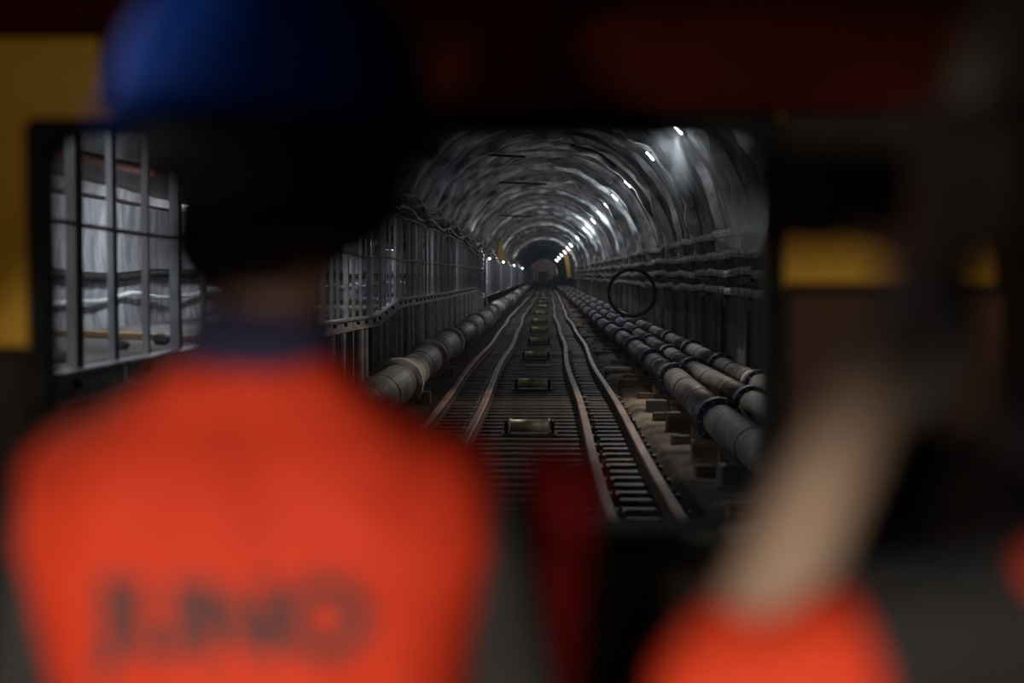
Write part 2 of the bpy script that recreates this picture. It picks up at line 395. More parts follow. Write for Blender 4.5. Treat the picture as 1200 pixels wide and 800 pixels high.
# concrete blocks and boards beside the right rail
blk = [(1.78, 22.2, .34, .26, .2, 0, 'squared pale block on the sand beside the right pipes', M_pipe2), (1.95, 19.6, .5, .3, .26, .04, 'dark broad block on the sand before the pale block', M_timb),
       (1.98, 16.6, .5, .3, .22, -.05, 'block under the near end of the right pipes', M_timb), (2.0, 14.5, .42, .3, .22, .08, 'mottled block closest to the cab on the right', M_pipe2),
       (1.62, 27.0, .4, .3, .18, 0, 'dark block behind the pale block beside the right rail', M_timb)]
for x, y, lx, ly, h, rz, lab, m in blk:
    mb = MB(); mb.bbox(-lx/2, lx/2, -ly/2, ly/2, 0, h, .015)
    tag(mb.build('concrete_block', m, None, False, (x, y, GZ+.07), (0, 0, rz)), lab, 'block')
for x, y, ln, wd, m, lab in [(1.66, 31.2, .62, .5, M_timb, 'tan timber board with a white strip painted as a glint beside the right rail'), (1.6, 39, .62, .7, M_timb, 'tan board beyond the glint-edged board at the right rail'),
                           (1.66, 49, .8, .8, M_timb, 'pale board by the right rail level with the hose coil'), (1.62, 58, .9, .9, M_timb, 'farther pale board by the right rail past the hose coil')]:
    b = empty('timber_board', (x, y, GZ+.07), label=lab, cat='board')
    mb = MB(); mb.bbox(-ln/2, ln/2, -wd/2, wd/2, 0, .07, .008); mb.build('board', m, b)
    if y < 32:
        mb = MB(); mb.bbox(-ln/2, ln/2, .0+wd/2, wd/2+.09, .0, .11, .01); tag(mb.build('glint_strip', M_white, b), 'white strip standing in for an edge glint')  # white strip stands in for a glint along the board edge

# ------------------------------------------------------------------ left fence, walkway, beam
def bz(y):
    P = [(6, 1.32), (20, 1.27), (25, 1.20), (28.7, 1.42), (43, 1.38), (62, 1.38), (68, .98), (450, .95)]
    for (a, u), (b, v) in zip(P, P[1:]):
        if y <= b: return u+(v-u)*(y-a)/(b-a)
    return .95
FX = -3.0
def ft(y): return 3.22 if y < 50 else (3.22-.45*(y-50)/20 if y < 70 else 2.78)
fence = empty('walkway_fence', (FX, 6, GZ), label='tall steel bar fence along the left walkway', cat='fence')
def P(x, y, z): return (x-FX, y-6, z-GZ)
pm = MB(); pm.add([], []); pm.box(-.024, .024, -.03, .03, 0, 1); pme = pm.mesh('post'); pme.materials.append(M_galv)
pm2 = MB(); pm2.box(-.024, .024, -.03, .03, 0, 1); pme2 = pm2.mesh('post'); pme2.materials.append(M_galvd)
pm3 = MB(); pm3.tube([(0, 0, 0), (0, 0, 1)], .03, 8); pme3 = pm3.mesh('post'); pme3.materials.append(M_cream)
y = 6.4; k = 0
while y < 71:
    z0 = bz(y)+.1; wdt = 1 if k % 3 else 1.5
    me_ = pme if k % 2 == 0 else pme2
    if k in (7, 19, 33): me_ = pme3
    inst('post', me_, fence, P(FX+random.uniform(-.03, .03), y, z0), (random.uniform(-.008, .008), random.uniform(-.008, .008), random.uniform(-.3, .3)), (wdt, wdt, ft(y)-z0))
    if y > 24 and random.random() < .75:
        inst('post', pme2, fence, P(FX-.12, y+random.uniform(.25, .6), z0), (0, 0, 0), (.5, .5, ft(y)-z0-random.choice([0, 0, .5, .9])))
    y += .85; k += 1
for zz, r_ in ((2.31, .016), (3.2, .03)):
    mb = MB(); mb.tube([P(FX+.06, y, min(zz, ft(y)-.02)+.02*math.sin(y)) for y in steps(6.2, 71, 1.2, 40)], r_, 6); mb.build('rail_wire' if zz < 3 else 'top_rail', M_galvd, fence)
y = 71; k = 0
while y < 430:                                        # pale sheets farther on
    wd = 2.5*(1 if y < 160 else 2)
    mb = MB(); rs = []
    nn = 10
    for i in range(nn+1):
        t = i/nn*wd*.96; o_ = .035*math.cos(i*math.pi)
        rs.append([(o_, t, 0), (o_+.012, t, 0), (o_+.012, t, 1.78), (o_, t, 1.78)])
    mb.rings(rs, None)
    mb.build('sheet', [M_sheet, M_galvd, M_sheet, M_galv][k % 4], fence, False, P(FX, y, 1.0), (0, 0, random.uniform(-.07, .07)))
    inst('post', pme, fence, P(FX+.07, y, .95), (0, 0, 0), (1.3, 1.3, 1.9))
    y += wd; k += 1
# beam in lengths, each a part with bolts
ye = [6.2, 10, 14.2, 18.4, 22, 25, 28.7, 32.5, 37, 41.5, 46, 51, 56, 62, 68, 75, 85, 97, 112, 130, 155, 190, 240, 310, 430]
for a, b in zip(ye, ye[1:]):
    mb = MB(); h = .095
    def pr(y, e): return [(e+.10, y, bz(y)-h), (e+.10, y, bz(y)-h+.03), (e+.04, y, bz(y)-h+.045), (e+.04, y, bz(y)+h-.045), (e+.10, y, bz(y)+h-.03), (e+.10, y, bz(y)+h), (e-.05, y, bz(y)+h), (e-.05, y, bz(y)-h)]
    mb.rings([[P(*q) for q in pr(a+.02, FX)], [P(*q) for q in pr(b-.02, FX)]]); be = mb.build('waling_beam', M_beam, fence)
    if a < 60:
        bo = MB(); t = a+.5
        while t < b: bo.tube([P(FX+.03, t, bz(t)), P(FX+.085, t, bz(t))], .03, 6); t += 1.1
        tag(bo.build('bolt_row', M_black, be), kind='stuff')
# walkway slab and its props
wk = empty('walkway', (-4, 6, GZ), label='raised concrete walkway slab behind the left fence', cat='walkway')
mb = MB(); mb.bbox(-.88, .9, -2, 62, 1.40-GZ-.14, 1.40-GZ, .02); mb.build('slab', mat('walkway_concrete', (.14, .14, .14), (.3, .29, .28), 3, .85, bump=.5), wk)
mb = MB(); mb.bbox(-.88, .72, -2, 64, 0, 1.1, .02); mb.build('base_wall', M_dark, wk)
pr_ = MB(); pr_.tube([(0, 0, 0), (0, 0, 1)], .085, 10); prm = pr_.mesh('prop'); prm.materials.append(M_beam)
pr2 = MB(); pr2.box(-.06, .06, -.09, .09, 0, 1); prm2 = pr2.mesh('prop'); prm2.materials.append(M_galv)
y = 8; k = 0
while y < 70:
    inst('prop', prm if k % 3 else prm2, wk, (1.0, y-6, 0), (0, 0, random.random()), (1, 1, bz(y)-.1-GZ))
    if k % 2: inst('prop', prm2, wk, (.86, y-6+.4, 0), (0, 0, 0), (.45, .45, 1.15-GZ))
    y += 1.05 if k % 4 else .6; k += 1
# things on the walkway
mb = MB(); mb.bbox(-1.15, 1.15, -.12, .12, 0, .06, .008)
tag(mb.build('timber_plank', M_timbl, None, False, (-4.05, 13.4, 1.40), (0, 0, R(-36))), 'fresh timber plank lying skewed on the left walkway', 'plank')
mb = MB(); mb.tube([(-4.86, y, 1.74+.035*math.sin(y*1.6)+.015*math.sin(y*3.1)) for y in steps(5, 60, .4, 30)], .032, 8)
tag(mb.build('white_duct', M_white, None, True), 'wavy white duct running along the left recess wall', 'duct')
mb = MB(); mb.tube([(-4.86, y, 2.02-.05*max(0, math.sin(y*.9))) for y in steps(5, 60, .5, 30)], .055, 8)
tag(mb.build('black_cable', M_black, None, True), 'thick black cable above the white duct on the recess wall', 'cable')
mb = MB(); mb.tube([(-3.55, y, 2.93+.02*math.sin(y)) for y in steps(6, 60, .8, 30)], .05, 8)
tag(mb.build('red_hose', M_red, None, True), 'red hose running above the left walkway', 'hose')
for i, (x, y, r_) in enumerate([(-3.3, 9.6, .07), (-3.42, 10.1, .05), (-3.25, 8.9, .08), (-3.4, 11.4, .06), (-3.3, 12.2, .08)]):
    mb = MB(); mb.ell((0, 0, r_*.6), r_, r_*1.2, r_*.7, n=9, k=5)
    tag(mb.build('rubble_stone', M_pipe2, None, False, (x, y, 1.40), (0, 0, i)), 'small grey rubble stone at the walkway edge inside the fence', 'stone', 'rubble stones on the left walkway')
# lamps over the walkway: housing + lens + light
def bulkhead(loc, power, lab, grp=None, col=(.93, .95, 1), s=1):
    o = empty('bulkhead_lamp', loc, label=lab, cat='lamp', group=grp)
    mb = MB(); mb.bbox(-.09*s, .09*s, -.16*s, .16*s, -.02, .07, .015); mb.build('housing', M_galvd, o)
    if grp:
        mb = MB(); mb.box(-.13, -.12, -.2, .2, -.12, .07); mb.box(.12, .13, -.2, .2, -.12, .07); mb.box(-.13, .13, -.2, -.19, -.12, .07); mb.box(-.13, .13, .19, .2, -.12, .07); mb.build('hood', M_galvd, o)
    mb = MB(); mb.ell((0, 0, -.03), .07*s, .13*s, .05*s, n=12, k=6); mb.build('lens', M_lamp, o, True)
    l = light('bulkhead_light', 'POINT', (0, 0, -.20), power, col, .06); l.parent = o
for y, p in ((6.6, 36), (9.7, 22), (13.4, 32), (16.2, 52), (20, 30), (27, 22), (37, 22), (48, 22)):
    bulkhead(({13.4: -3.3, 16.2: -3.7}.get(y, -4.0), y, 2.77), p, 'small lamp under the soffit over the left walkway, hidden by the cab or fence', 'walkway soffit lamps')
bulkhead((-2.7, 71.5, 2.86), 90, 'tiny bright lamp where the tall left fence ends', None, s=.8)
bulkhead((-2.6, 92, 2.86), 110, 'tiny lamp halfway along the pale left sheets', None, s=.7)
bulkhead((-2.6, 125, 2.86), 150, 'tiny lamp on the far pale left sheets', None, s=.9)
bulkhead((-2.6, 175, 2.86), 220, 'tiny lamp beside the far end of the left sheets', None, s=1.2)

# ------------------------------------------------------------------ cable ledge, left
for k in range(14):
    x = -2.96-.075*k+random.uniform(-.05, .05); zb = 3.38+.11*(k % 6)+.02*k; ph = random.uniform(0, 6)
    pts = []
    for y in steps(9, 320, .55, 30):
        sg = .16*abs(math.sin(y*.42+ph))+.07*noise.noise(Vector((y*.7, k, 0)))
        dz_ = 0 if y < 50 else -.35*min(1, (y-50)/20)
        pts.append((x+.09*noise.noise(Vector((y*.5, k, 5))), y, zb-sg+dz_))
    mb = MB(); mb.tube(pts, [.035, .05, .028, .06][k % 4], 6)
    tag(mb.build('black_cable', [M_black, M_galvd, M_black, M_redb, M_black, M_tray][k % 6], None, True), ['black cable sagging in the tangle above the left fence', 'thick dull grey cable in the tangle above the left fence', None, 'rust red cable in the tangle above the left fence', None, 'pale dusty cable in the tangle above the left fence'][k % 6] or 'black cable sagging in the tangle above the left fence', 'cable', 'cable tangle above the left fence')
y = 10; k = 0
rack = empty('cable_bracket_row', (-3.3, 10, 3.0), label='rusty brackets and hangers carrying the cable tangle above the left fence', cat='bracket')
while y < 200:
    dz_ = 0 if y < 50 else -.35*min(1, (y-50)/20)
    mb = MB(); mb.box(-.5, .32, -.04, .04, .02, .1); mb.box(.22, .30, -.05, .05, -.12, .22+random.uniform(-.1, .1)); mb.box(-.42, -.36, -.03, .03, .0, .5)
    mb.build('bracket', [M_redb, M_galvd, M_redb, M_tray][k % 4], rack, False, (random.uniform(-.06, .06), y-10, .12+dz_), (random.uniform(-.15, .15), random.uniform(-.1, .1), random.uniform(-.2, .2)))
    if k % 2:
        mb = MB(); mb.box(-.1, .1, -.12, .12, 0, .2); mb.build('junction_box', [M_redb, M_galv, M_tray][k % 3], rack, False, (random.uniform(0, .3), y-9.3, .2+dz_+random.uniform(-.1, .3)), (.1, .2, .3))
    y += 1.7 if y < 90 else 3; k += 1
mb = MB(); mb.box(-3.55, -3.15, 70, 70.06, 3.05, 3.4)
# yellow tarp, rods, riser
t = MB(); rs = []
for i in range(9):
    z = 4.35-1.65*i/8; wd = .12+.30*(i/8)
    rs.append([(-wd, .04*math.sin(i), z), (-wd*.3, -.06-.02*math.sin(i*2), z), (wd*.4, .03, z), (wd, -.03, z-.05), (wd*.4, .10, z), (-wd*.3, .06, z)])
t.rings(rs); tag(t.build('yellow_tarp', M_yelt, None, True, (-3.0, 98, 0)), 'yellow tarp hanging over the left cable tangle', 'tarp')
mb = MB(); mb.box(-.3, .3, -.05, .05, 0, 3.9); mb.box(-.36, .36, -.07, -.05, 1.2, 1.35)
tag(mb.build('yellow_board', M_yelt, None, False, (3.75, 205, 1.6), (0, R(-9), 0)), 'upright yellow board leaning on the far right wall', 'board')
mb = MB(); mb.tube([(-2.82, 69, z) for z in (3.2, 2.6, 2, 1.2)]+[(-2.78, 69, .8), (-2.7, 69, .4), (-2.72, 69, -.1)], .05, 8)
tag(mb.build('riser_pipe', M_galv, None, True), 'thin pale riser pipe down the fence end to the left pipe', 'pipe')
for i, (y, ln) in enumerate([(47, 1.9), (64, 2.4), (88, 3.0)]):
    mb = MB(); a = R([112, 104, 122][i]); r_ = AR-.28
    mb.tube([(r_*math.cos(a)-ln*.5, y, AZ+r_*math.sin(a)-.1), (r_*math.cos(a)+ln*.45, y+.4, AZ+r_*math.sin(a)-.18)], .045, 6)
    tag(mb.build('crown_rod', M_black, None), ['dark rod hanging under the nearest left part of the crown', 'dark rod under the crown farther in', 'farthest dark rod under the tunnel crown'][i], 'rod')
mb = MB(); mb.tube([(.9, 47, AZ+3.82), (1.8, 47.3, AZ+3.6), (2.4, 47.5, AZ+3.12)], .05, 6)
tag(mb.build('crown_rod', M_black, None), 'dark bent rod under the crown right of centre', 'rod')

# ------------------------------------------------------------------ right wall trays
names = ['topmost', 'second from top', 'third from top', 'lowest']
for k, zc in enumerate([2.90, 2.44, 2.04, 1.66]):
    tr = empty('cable_tray', (AR-.25, 8, zc), label='dusty steel cable tray along the right wall, '+names[k]+' of four', cat='cable tray')
    y = 12+k*1.3
    while y < 230:
        ln = random.uniform(2.4, 4.6)*(1 if y < 80 else 2); mb = MB(); tl = random.uniform(-.012, .012); dz = random.uniform(-.03, .03)
        h = .075
        mb.rings([[(-.03, yy, zz-h), (-.045, yy, zz), (-.03, yy, zz+h), (.0, yy, zz+h), (.0, yy, zz-h+.02), (.26, yy, zz-h+.02), (.26, yy, zz-h)] for yy, zz in ((y-8+.03, dz+tl*ln), (y-8+ln*.5, dz+.02*math.sin(y)), (y-8+ln-.03, dz-tl*ln))])
        mb.build('tray_length', M_tray, tr)
        if y < 90:
            mb = MB(); mb.box(-.0, .3, -.04, .04, -.2, -.08); mb.box(.2, .26, -.04, .04, -.36, -.1)
            mb.build('bracket', M_tray, tr, False, (0, y-8+ln*.5, 0))
        y += ln
    mb = MB(); mb.tube([(AR-.12, y, zc+.05+.04*math.sin(y*.6+k)) for y in steps(12, 200, .9, 40)], .05, 6)
    tag(mb.build('black_cable', M_black, None, True), 'black cable lying in the '+names[k]+' cable tray on the right', 'cable')
# hose coil and cable drop
hc = empty('hose_coil', (3.1, 50, .5), label='big black hose coil standing on the right pipes', cat='coil')
for k, (rr, dy) in enumerate([(.82, 0), (.79, .09), (.84, -.09), (.8, .18)]):
    mb = MB(); pts = [(rr*math.cos(a), dy+.02*math.sin(3*a), .87+rr*math.sin(a)) for a in [2*math.pi*i/48 for i in range(49)]]
    mb.tube(pts, .035, 8); mb.build('hose_turn', M_black, hc, True)
mb = MB()
for i in range(3):
    mb.tube([(AR-.22-.04*i, 47.2+.1*i, z+.0) for z in (1.6, 1.2, .8, .4)], .03, 6)
mb.tube([(AR-.3, 47+.25*math.sin(a), 1.1+.35*math.cos(a)) for a in [i*.5 for i in range(12)]], .018, 5)
tag(mb.build('cable_drop', M_galvd, None), 'loose grey cables hanging down the right wall below the trays', 'cable')
# blue machine far away
bm_ = empty('blue_cart', (1.9, 230, GZ), label='distant dark blue equipment cart at the right of the track', cat='cart')
mb = MB(); mb.bbox(-1.2, 1.2, -2, 2, .5, 1.5, .1); mb.build('body', M_blue, bm_)
mb = MB(); mb.bbox(-.5, .5, -1, 1, 1.5, 2.1, .1); mb.build('hood', M_blue, bm_)
for sx in (-1, 1):
    for s2 in (-1.3, 1.3):
        mb = MB(); mb.tube([(sx*1.0-.08, s2, .3), (sx*1.0+.08, s2, .3)], .3, 12); mb.build('wheel', M_black, bm_)

# ------------------------------------------------------------------ arch lamps
LY = [24, 32, 40, 51, 60, 67.5, 76, 86, 95, 103, 113, 126, 140, 156, 176, 202, 235, 275, 325]
wire = []
for k, y in enumerate(LY):
    lab = (ORD[k]+' tube lamp on the right side of the arch, counted from the cab') if k < 11 else 'tiny distant lamp in the row along the right side of the arch'
    if k == 1: lab = 'bright floodlight nearest the cab under the windshield top, throwing a hazy beam'
    x, z = 3.0, 5.25
    if k == 2: x, z = 2.98, 5.32
    if k == 0: lab = 'warm lamp on the arch just above the top of the windshield'
    o = empty('arch_lamp', (x, y, z), label=lab, cat='lamp', group=None if k < 11 else 'distant arch lamps')
    s = .55+y/330
    tilt = Matrix.Rotation(R(-48), 3, 'Y')
    mb = MB(); mb.box(-.26*s, .26*s, -.10*s, .10*s, .0, .07*s, rot=None)
    mb.v = [tuple(tilt.inverted() @ Vector(v)) for v in mb.v]; mb.build('housing', M_galvd, o)
    mb = MB(); mb.bbox(-.22*s, .22*s, -.075*s, .075*s, -.05*s, .0, .02*s)
    mb.v = [tuple(tilt.inverted() @ Vector(v)) for v in mb.v]; mb.build('lens', M_lampb if k == 1 else M_lamp, o)
    mb = MB(); mb.tube([(.0, 0, .05), (.12, 0, .3)], .02, 5); mb.build('hanger', M_black, o)
    if y < 210:
        l = light('arch_light', 'POINT', (-.34, -.08, -.40), (8, 20, 42, 68)[min(k, 3)]*1.15*(1.0 if y < 110 else 1.6), (.90, .94, 1) if k else (1, .87, .74), .10); l.parent = o
    wire.append((x+.1, y, z+.28))
light('arch_work_beam', 'SPOT', (2.7, 24, 5.0), 520, (1, .86, .72), .12, (.6, 21.5, 0), 84, .7)
light('arch_flood_beam', 'SPOT', (2.95, 31.9, 5.1), 420, (.85, .93, 1), .05, (3.25, 30.0, 0), 34, .6)
light('end_wall_light', 'POINT', (2.6, END-12, 3.0), 420, (1, .93, .85), .4)
mm = bpy.data.materials.new('lamp_mist'); mm.use_nodes = True; nt = mm.node_tree; nt.nodes.remove(nt.nodes['Principled BSDF'])
vs2 = nt.nodes.new('ShaderNodeVolumeScatter'); tc_ = nt.nodes.new('ShaderNodeTexCoord'); gr = nt.nodes.new('ShaderNodeTexGradient'); gr.gradient_type = 'QUADRATIC_SPHERE'
mu = nt.nodes.new('ShaderNodeMath'); mu.operation = 'MULTIPLY'; mu.inputs[1].default_value = .55; vs2.inputs['Color'].default_value = (.85, .92, 1, 1)
nt.links.new(tc_.outputs['Object'], gr.inputs[0]); nt.links.new(gr.outputs['Fac'], mu.inputs[0]); nt.links.new(mu.outputs[0], vs2.inputs['Density']); nt.links.new(vs2.outputs[0], nt.nodes['Material Output'].inputs['Volume'])
mb = MB(); mb.ell((0, 0, 0), 1, 1, 1, n=20, k=12); mo = mb.build('mist', mm, None, True, (3.0, 31.2, 4.75)); mo.scale = (1.0, 1.5, 1.25)
tag(mo, 'pale mist lit by the floodlight nearest the cab', 'mist', kind='stuff')
pts = []
for a, b in zip(wire, wire[1:]):
    for t in range(6):
        q = Vector(a).lerp(Vector(b), t/6); q.z -= .25*math.sin(math.pi*t/6); pts.append(q)
mb = MB(); mb.tube(pts, .018, 5); tag(mb.build('lamp_cable', M_black, None), 'black supply cable strung from lamp to lamp along the arch', 'cable')

# ------------------------------------------------------------------ railcar cab
CX = -.35
car = empty('railcar', (CX, 3.5, .4), label='dark railcar cab with yellow window frame around the windshield', cat='railcar')
def CP(x, y, z): return (x-CX, y-3.5, z-.4)
def rrect(x0, x1, z0, z1, r, n=8):
    out = []
    for cx, cz, a0 in ((x1-r, z1-r, 0), (x0+r, z1-r, 90), (x0+r, z0+r, 180), (x1-r, z0+r, 270)):
        for i in range(n+1): a = R(a0+90*i/n); out.append((cx+r*math.cos(a), cz+r*math.sin(a)))
    return out
WX0, WX1, WZ0, WZ1 = -1.255, .565, 1.30, 2.37
inner = rrect(WX0, WX1, WZ0, WZ1, .10); n = len(inner)
outer = []
for (x, z) in inner:                                   # matching points on the panel edge
    cx, cz = (WX0+WX1)/2, (WZ0+WZ1)/2; dx, dz = x-cx, z-cz
    X0, X1, Z0, Z1 = -1.85, 1.15, .4, 2.75
    k_ = min([(X1-cx)/dx if dx > 1e-6 else 1e9, (X0-cx)/dx if dx < -1e-6 else 1e9, (Z1-cz)/dz if dz > 1e-6 else 1e9, (Z0-cz)/dz if dz < -1e-6 else 1e9])
    outer.append((cx+dx*k_, cz+dz*k_))
def frame_panel(inn, out, y0, y1):
    mb = MB(); n = len(inn)
    loops = [[CP(x, y0, z) for x, z in out], [CP(x, y0, z) for x, z in inn], [CP(x, y1, z) for x, z in inn], [CP(x, y1, z) for x, z in out]]
    loops.append(loops[0]); mb.rings(loops, None, cap=False); return mb
frame_panel(inner, outer, 3.5, 3.58).build('front_panel', M_yel, car)
# lower dark lining and header
mb = MB(); mb.bbox(*[CP(-1.8, 0, 0)[0], CP(1.1, 0, 0)[0]], -.14, -.004, .0, 1.30-.4, .02); mb.build('lower_lining', M_cabdk, car)
mb = MB(); mb.bbox(CP(-1.05, 0, 0)[0], CP(1.1, 0, 0)[0], -.16, -.004, 2.385-.4, 2.74-.4, .03); mb.build('blind_housing', M_maroon, car)
mb = MB(); mb.bbox(CP(-1.84, 0, 0)[0], CP(-1.06, 0, 0)[0], -.12, -.004, 2.58-.4, 2.74-.4, .02); mb.build('header_box', M_maroon, car)
mb = MB(); mb.bbox(CP(-1.84, 0, 0)[0], CP(-1.268, 0, 0)[0], -.05, -.004, 1.30-.4, 1.82-.4, .02); mb.build('side_shade_cover', M_cabdk, car)  # dark cover added for shade on the yellow panel, lower left
mb = MB(); mb.bbox(CP(.578, 0, 0)[0], CP(1.14, 0, 0)[0], -.05, -.004, 1.30-.4, 1.975-.4, .02); mb.build('side_shade_cover', M_cabdk, car); mb = MB(); mb.bbox(CP(.578, 0, 0)[0], CP(1.14, 0, 0)[0], -.05, -.004, 2.125-.4, 2.43-.4, .02); mb.build('corner_shade_cover', M_cabdk, car)  # dark covers stand in for shade on the yellow panel
mb = MB(); mb.bbox(CP(.60, 0, 0)[0], CP(1.12, 0, 0)[0], -.06, -.052, 1.40-.4, 1.95-.4, .003); mb.build('side_shade_board', mat('brown_shade_tone', (.05, .02, .008), (.07, .03, .012), 5, .7), car)  # brown board stands in for dimly lit yellow panel
gi = rrect(WX0+.018, WX1-.018, WZ0+.018, WZ1-.018, .085)
frame_panel(gi, rrect(WX0-.02, WX1+.02, WZ0-.012, WZ1+.014, .03), 3.485, 3.60).build('window_seal', M_black, car)
mb = MB(); mb.rings([[CP(x, y_-.038*(z-1.835), z) for x, z in gi] for y_ in (3.54, 3.546)]); mb.build('windshield', M_glass, car)
mb = MB(); mb.bbox(CP(WX0+.1, 0, 0)[0], CP(WX1-.1, 0, 0)[0], .10, .34, 1.29-.4, 1.345-.4, .012); mb.build('sill', M_sill, car)
mb = MB(); mb.box(-1.5, -1.45, -5.3, .08, 0, 2.35); mb.build('side_panel', M_cabdk, car)
mb = MB(); mb.box(1.45, 1.5, -5.3, .08, 0, 2.35); mb.build('side_panel', M_cabdk, car)
mb = MB(); mb.box(-1.5, 1.5, -5.3, .08, -.08, 0); mb.build('floor_panel', M_cabdk, car)
mb = MB(); mb.box(-1.5, 1.5, -5.3, .08, 2.32, 2.38); mb.build('roof_panel', M_maroon, car)
mb = MB(); mb.box(-1.5, 1.5, -5.35, -5.3, 0, 2.35); mb.build('rear_panel', M_cabdk, car)
for sx in (-1.0, 1.0):
    for yy in (-4.2, -.6):
        mb = MB(); mb.tube([(sx*1.05-.06+.2, yy, -.22), (sx*1.05+.06+.2, yy, -.22)], .17, 16); mb.build('wheel', M_railside, car)
mb = MB(); mb.bbox(-.12, .12, -.05, .05, 0, .045, .01); mb.build('cab_lamp_or_fill_housing', M_galvd, car, False, CP(-1.12, 2.25, 2.66))
mb = MB(); mb.bbox(-.12, .12, -.05, .05, 0, .045, .01); mb.build('cab_lamp_or_fill_housing', M_galvd, car, False, CP(.95, 2.7, 2.62))
mb = MB(); mb.bbox(-.12, .12, -.05, .05, 0, .045, .01); mb.build('cab_lamp_or_fill_housing', M_galvd, car, False, CP(-1.15, -.3, 2.60))  # unseen housing added for the rear fill light

# ------------------------------------------------------------------ people
def V(*a): return Vector(a)
def finger(mb, p, d, curl_axis, L, r, curls):
    """three phalanges from p along d, each turned about curl_axis"""
    d = Vector(d).normalized(); q = Vector(p); rr = r
    for k, c in enumerate(curls):
        d = Matrix.Rotation(R(c), 3, curl_axis) @ d; e = q+d*L*[.45, .32, .23][k]
        mb.caps(q, rr, e, rr*.9, 8); q = e; rr *= .9
def hand(mb, wrist, fwd, palm_n, side, curls=(25, 35, 30), s=1.0, spread=.07, inf=0):
    """wrist point, direction of the hand, palm normal, side=+1 thumb towards fwd x palm"""
    f = Vector(fwd).normalized(); pn = Vector(palm_n); pn = (pn-f*pn.dot(f)).normalized(); sd = f.cross(pn)*side
    w_ = Vector(wrist)
    for t in (-.028, -.010, .010, .028):
        mb.caps(w_+sd*t*.6+f*.01, .017*s+inf, w_+f*.085*s+sd*t*1.05, .0135*s+inf, 8)
    ax = f.cross(pn)
    for i, t in enumerate((.031, .0105, -.0105, -.031)):
        L = (.072, .082, .076, .058)[i]*s
        finger(mb, w_+f*.09*s+sd*t, f+sd*spread*(t/.03), ax, L, .0088*s+inf, curls)
    th = (f*.55+sd*.75+pn*.25).normalized()
    finger(mb, w_+f*.03*s+sd*.026, th, ax, .072*s, .0105*s+inf, (0, 18, 15))
def head(mb, c, yaw, s=1.0):
    """head in local frame: face towards +y before yaw"""
    Rz = Matrix.Rotation(yaw, 3, 'Z'); T = lambda x, y, z: Vector(c)+Rz @ Vector((x*s, y*s, z*s))
    mb.ell(T(0, -.012, .035), .076*s, .098*s, .088*s, Rz, 20, 12)          # skull
    mb.ell(T(0, .022, -.035), .060*s, .070*s, .078*s, Rz, 18, 12)          # face and jaw
    mb.ell(T(0, .062, -.085), .026*s, .026*s, .02*s, Rz, 12, 8)            # chin
    mb.caps(T(0, .090, .012), .009*s, T(0, .104, -.022), .013*s, 8)        # nose
    for sx in (-1, 1):
        mb.ell(T(sx*.080, -.005, -.012), .009*s, .019*s, .031*s, Rz, 10, 8)  # ear
        mb.ell(T(sx*.040, .060, -.022), .022*s, .022*s, .024*s, Rz, 10, 8)   # cheek
        mb.caps(T(sx*.012, .084, .026), .008*s, T(sx*.048, .074, .026), .007*s, 8)  # brow
    mb.caps(T(-.020, .084, -.052), .006*s, T(.020, .084, -.052), .006*s, 8)  # lips
    mb.caps(T(-.016, .083, -.061), .006*s, T(.016, .083, -.061), .006*s, 8)
    return T, Rz
def torso_secs(inf=0, zt=1.55, zb=.86, depth=1.0):
    S = [(.86, .165, .115), (.95, .168, .12), (1.05, .15, .108), (1.15, .155, .110), (1.25, .178, .122), (1.33, .200, .125), (1.385, .202, .120), (1.425, .185, .108), (1.455, .155, .092), (1.485, .115, .08), (1.51, .082, .067), (1.55, .062, .058)]
    return [(0, -.005 if z > 1.3 else 0, z, rx+inf, (ry+inf)*depth) for z, rx, ry in S if zb-1e-6 <= z <= zt+1e-6]
def helmet(parent, c, yaw, m, nm='hard_hat', s=1.0, tilt=0):
    Rz = Matrix.Rotation(yaw, 3, 'Z') @ Matrix.Rotation(tilt, 3, 'X')
    mb = MB(); rs = []
    nn = 32
    for k in range(11):
        a = math.pi/2*k/10
        ring = []
        for j in range(nn):
            t = 2*math.pi*j/nn; rr = math.cos(a)
            ridge = 1+.03*max(0, math.cos(t*2))*math.sin(a) if k < 10 else 1
            ring.append(Vector(c)+Rz @ Vector((.128*s*max(rr, .02)*math.cos(t), .152*s*max(rr, .02)*math.sin(t), .148*s*math.sin(a)*ridge)))
        rs.append(ring)
    mb.rings(rs, None, cap=False)
    br = []
    for rr, dz in ((.97, .0), (1.07, -.012), (1.08, -.018), (.97, -.012)):
        br.append([Vector(c)+Rz @ Vector((.128*s*rr*math.cos(t), .152*s*(rr+(.20*max(0, math.sin(t))**3 if rr > 1 else 0))*math.sin(t), dz)) for t in [2*math.pi*j/nn for j in range(nn)]])
    br.append(br[0]); o = mb.build(nm, m, parent, True)
    b3 = MB(); b3.rings(br, None, cap=False); b3.build('brim', m, o, True)
    b2 = MB(); pts = [Vector(c)+Rz @ Vector((0, .145*s*math.cos(t), .151*s*math.sin(t))) for t in [R(12+156*i/20) for i in range(21)]]
    b2.tube(pts, .012, 6); b2.build('ridge', m, o, True)
    return o
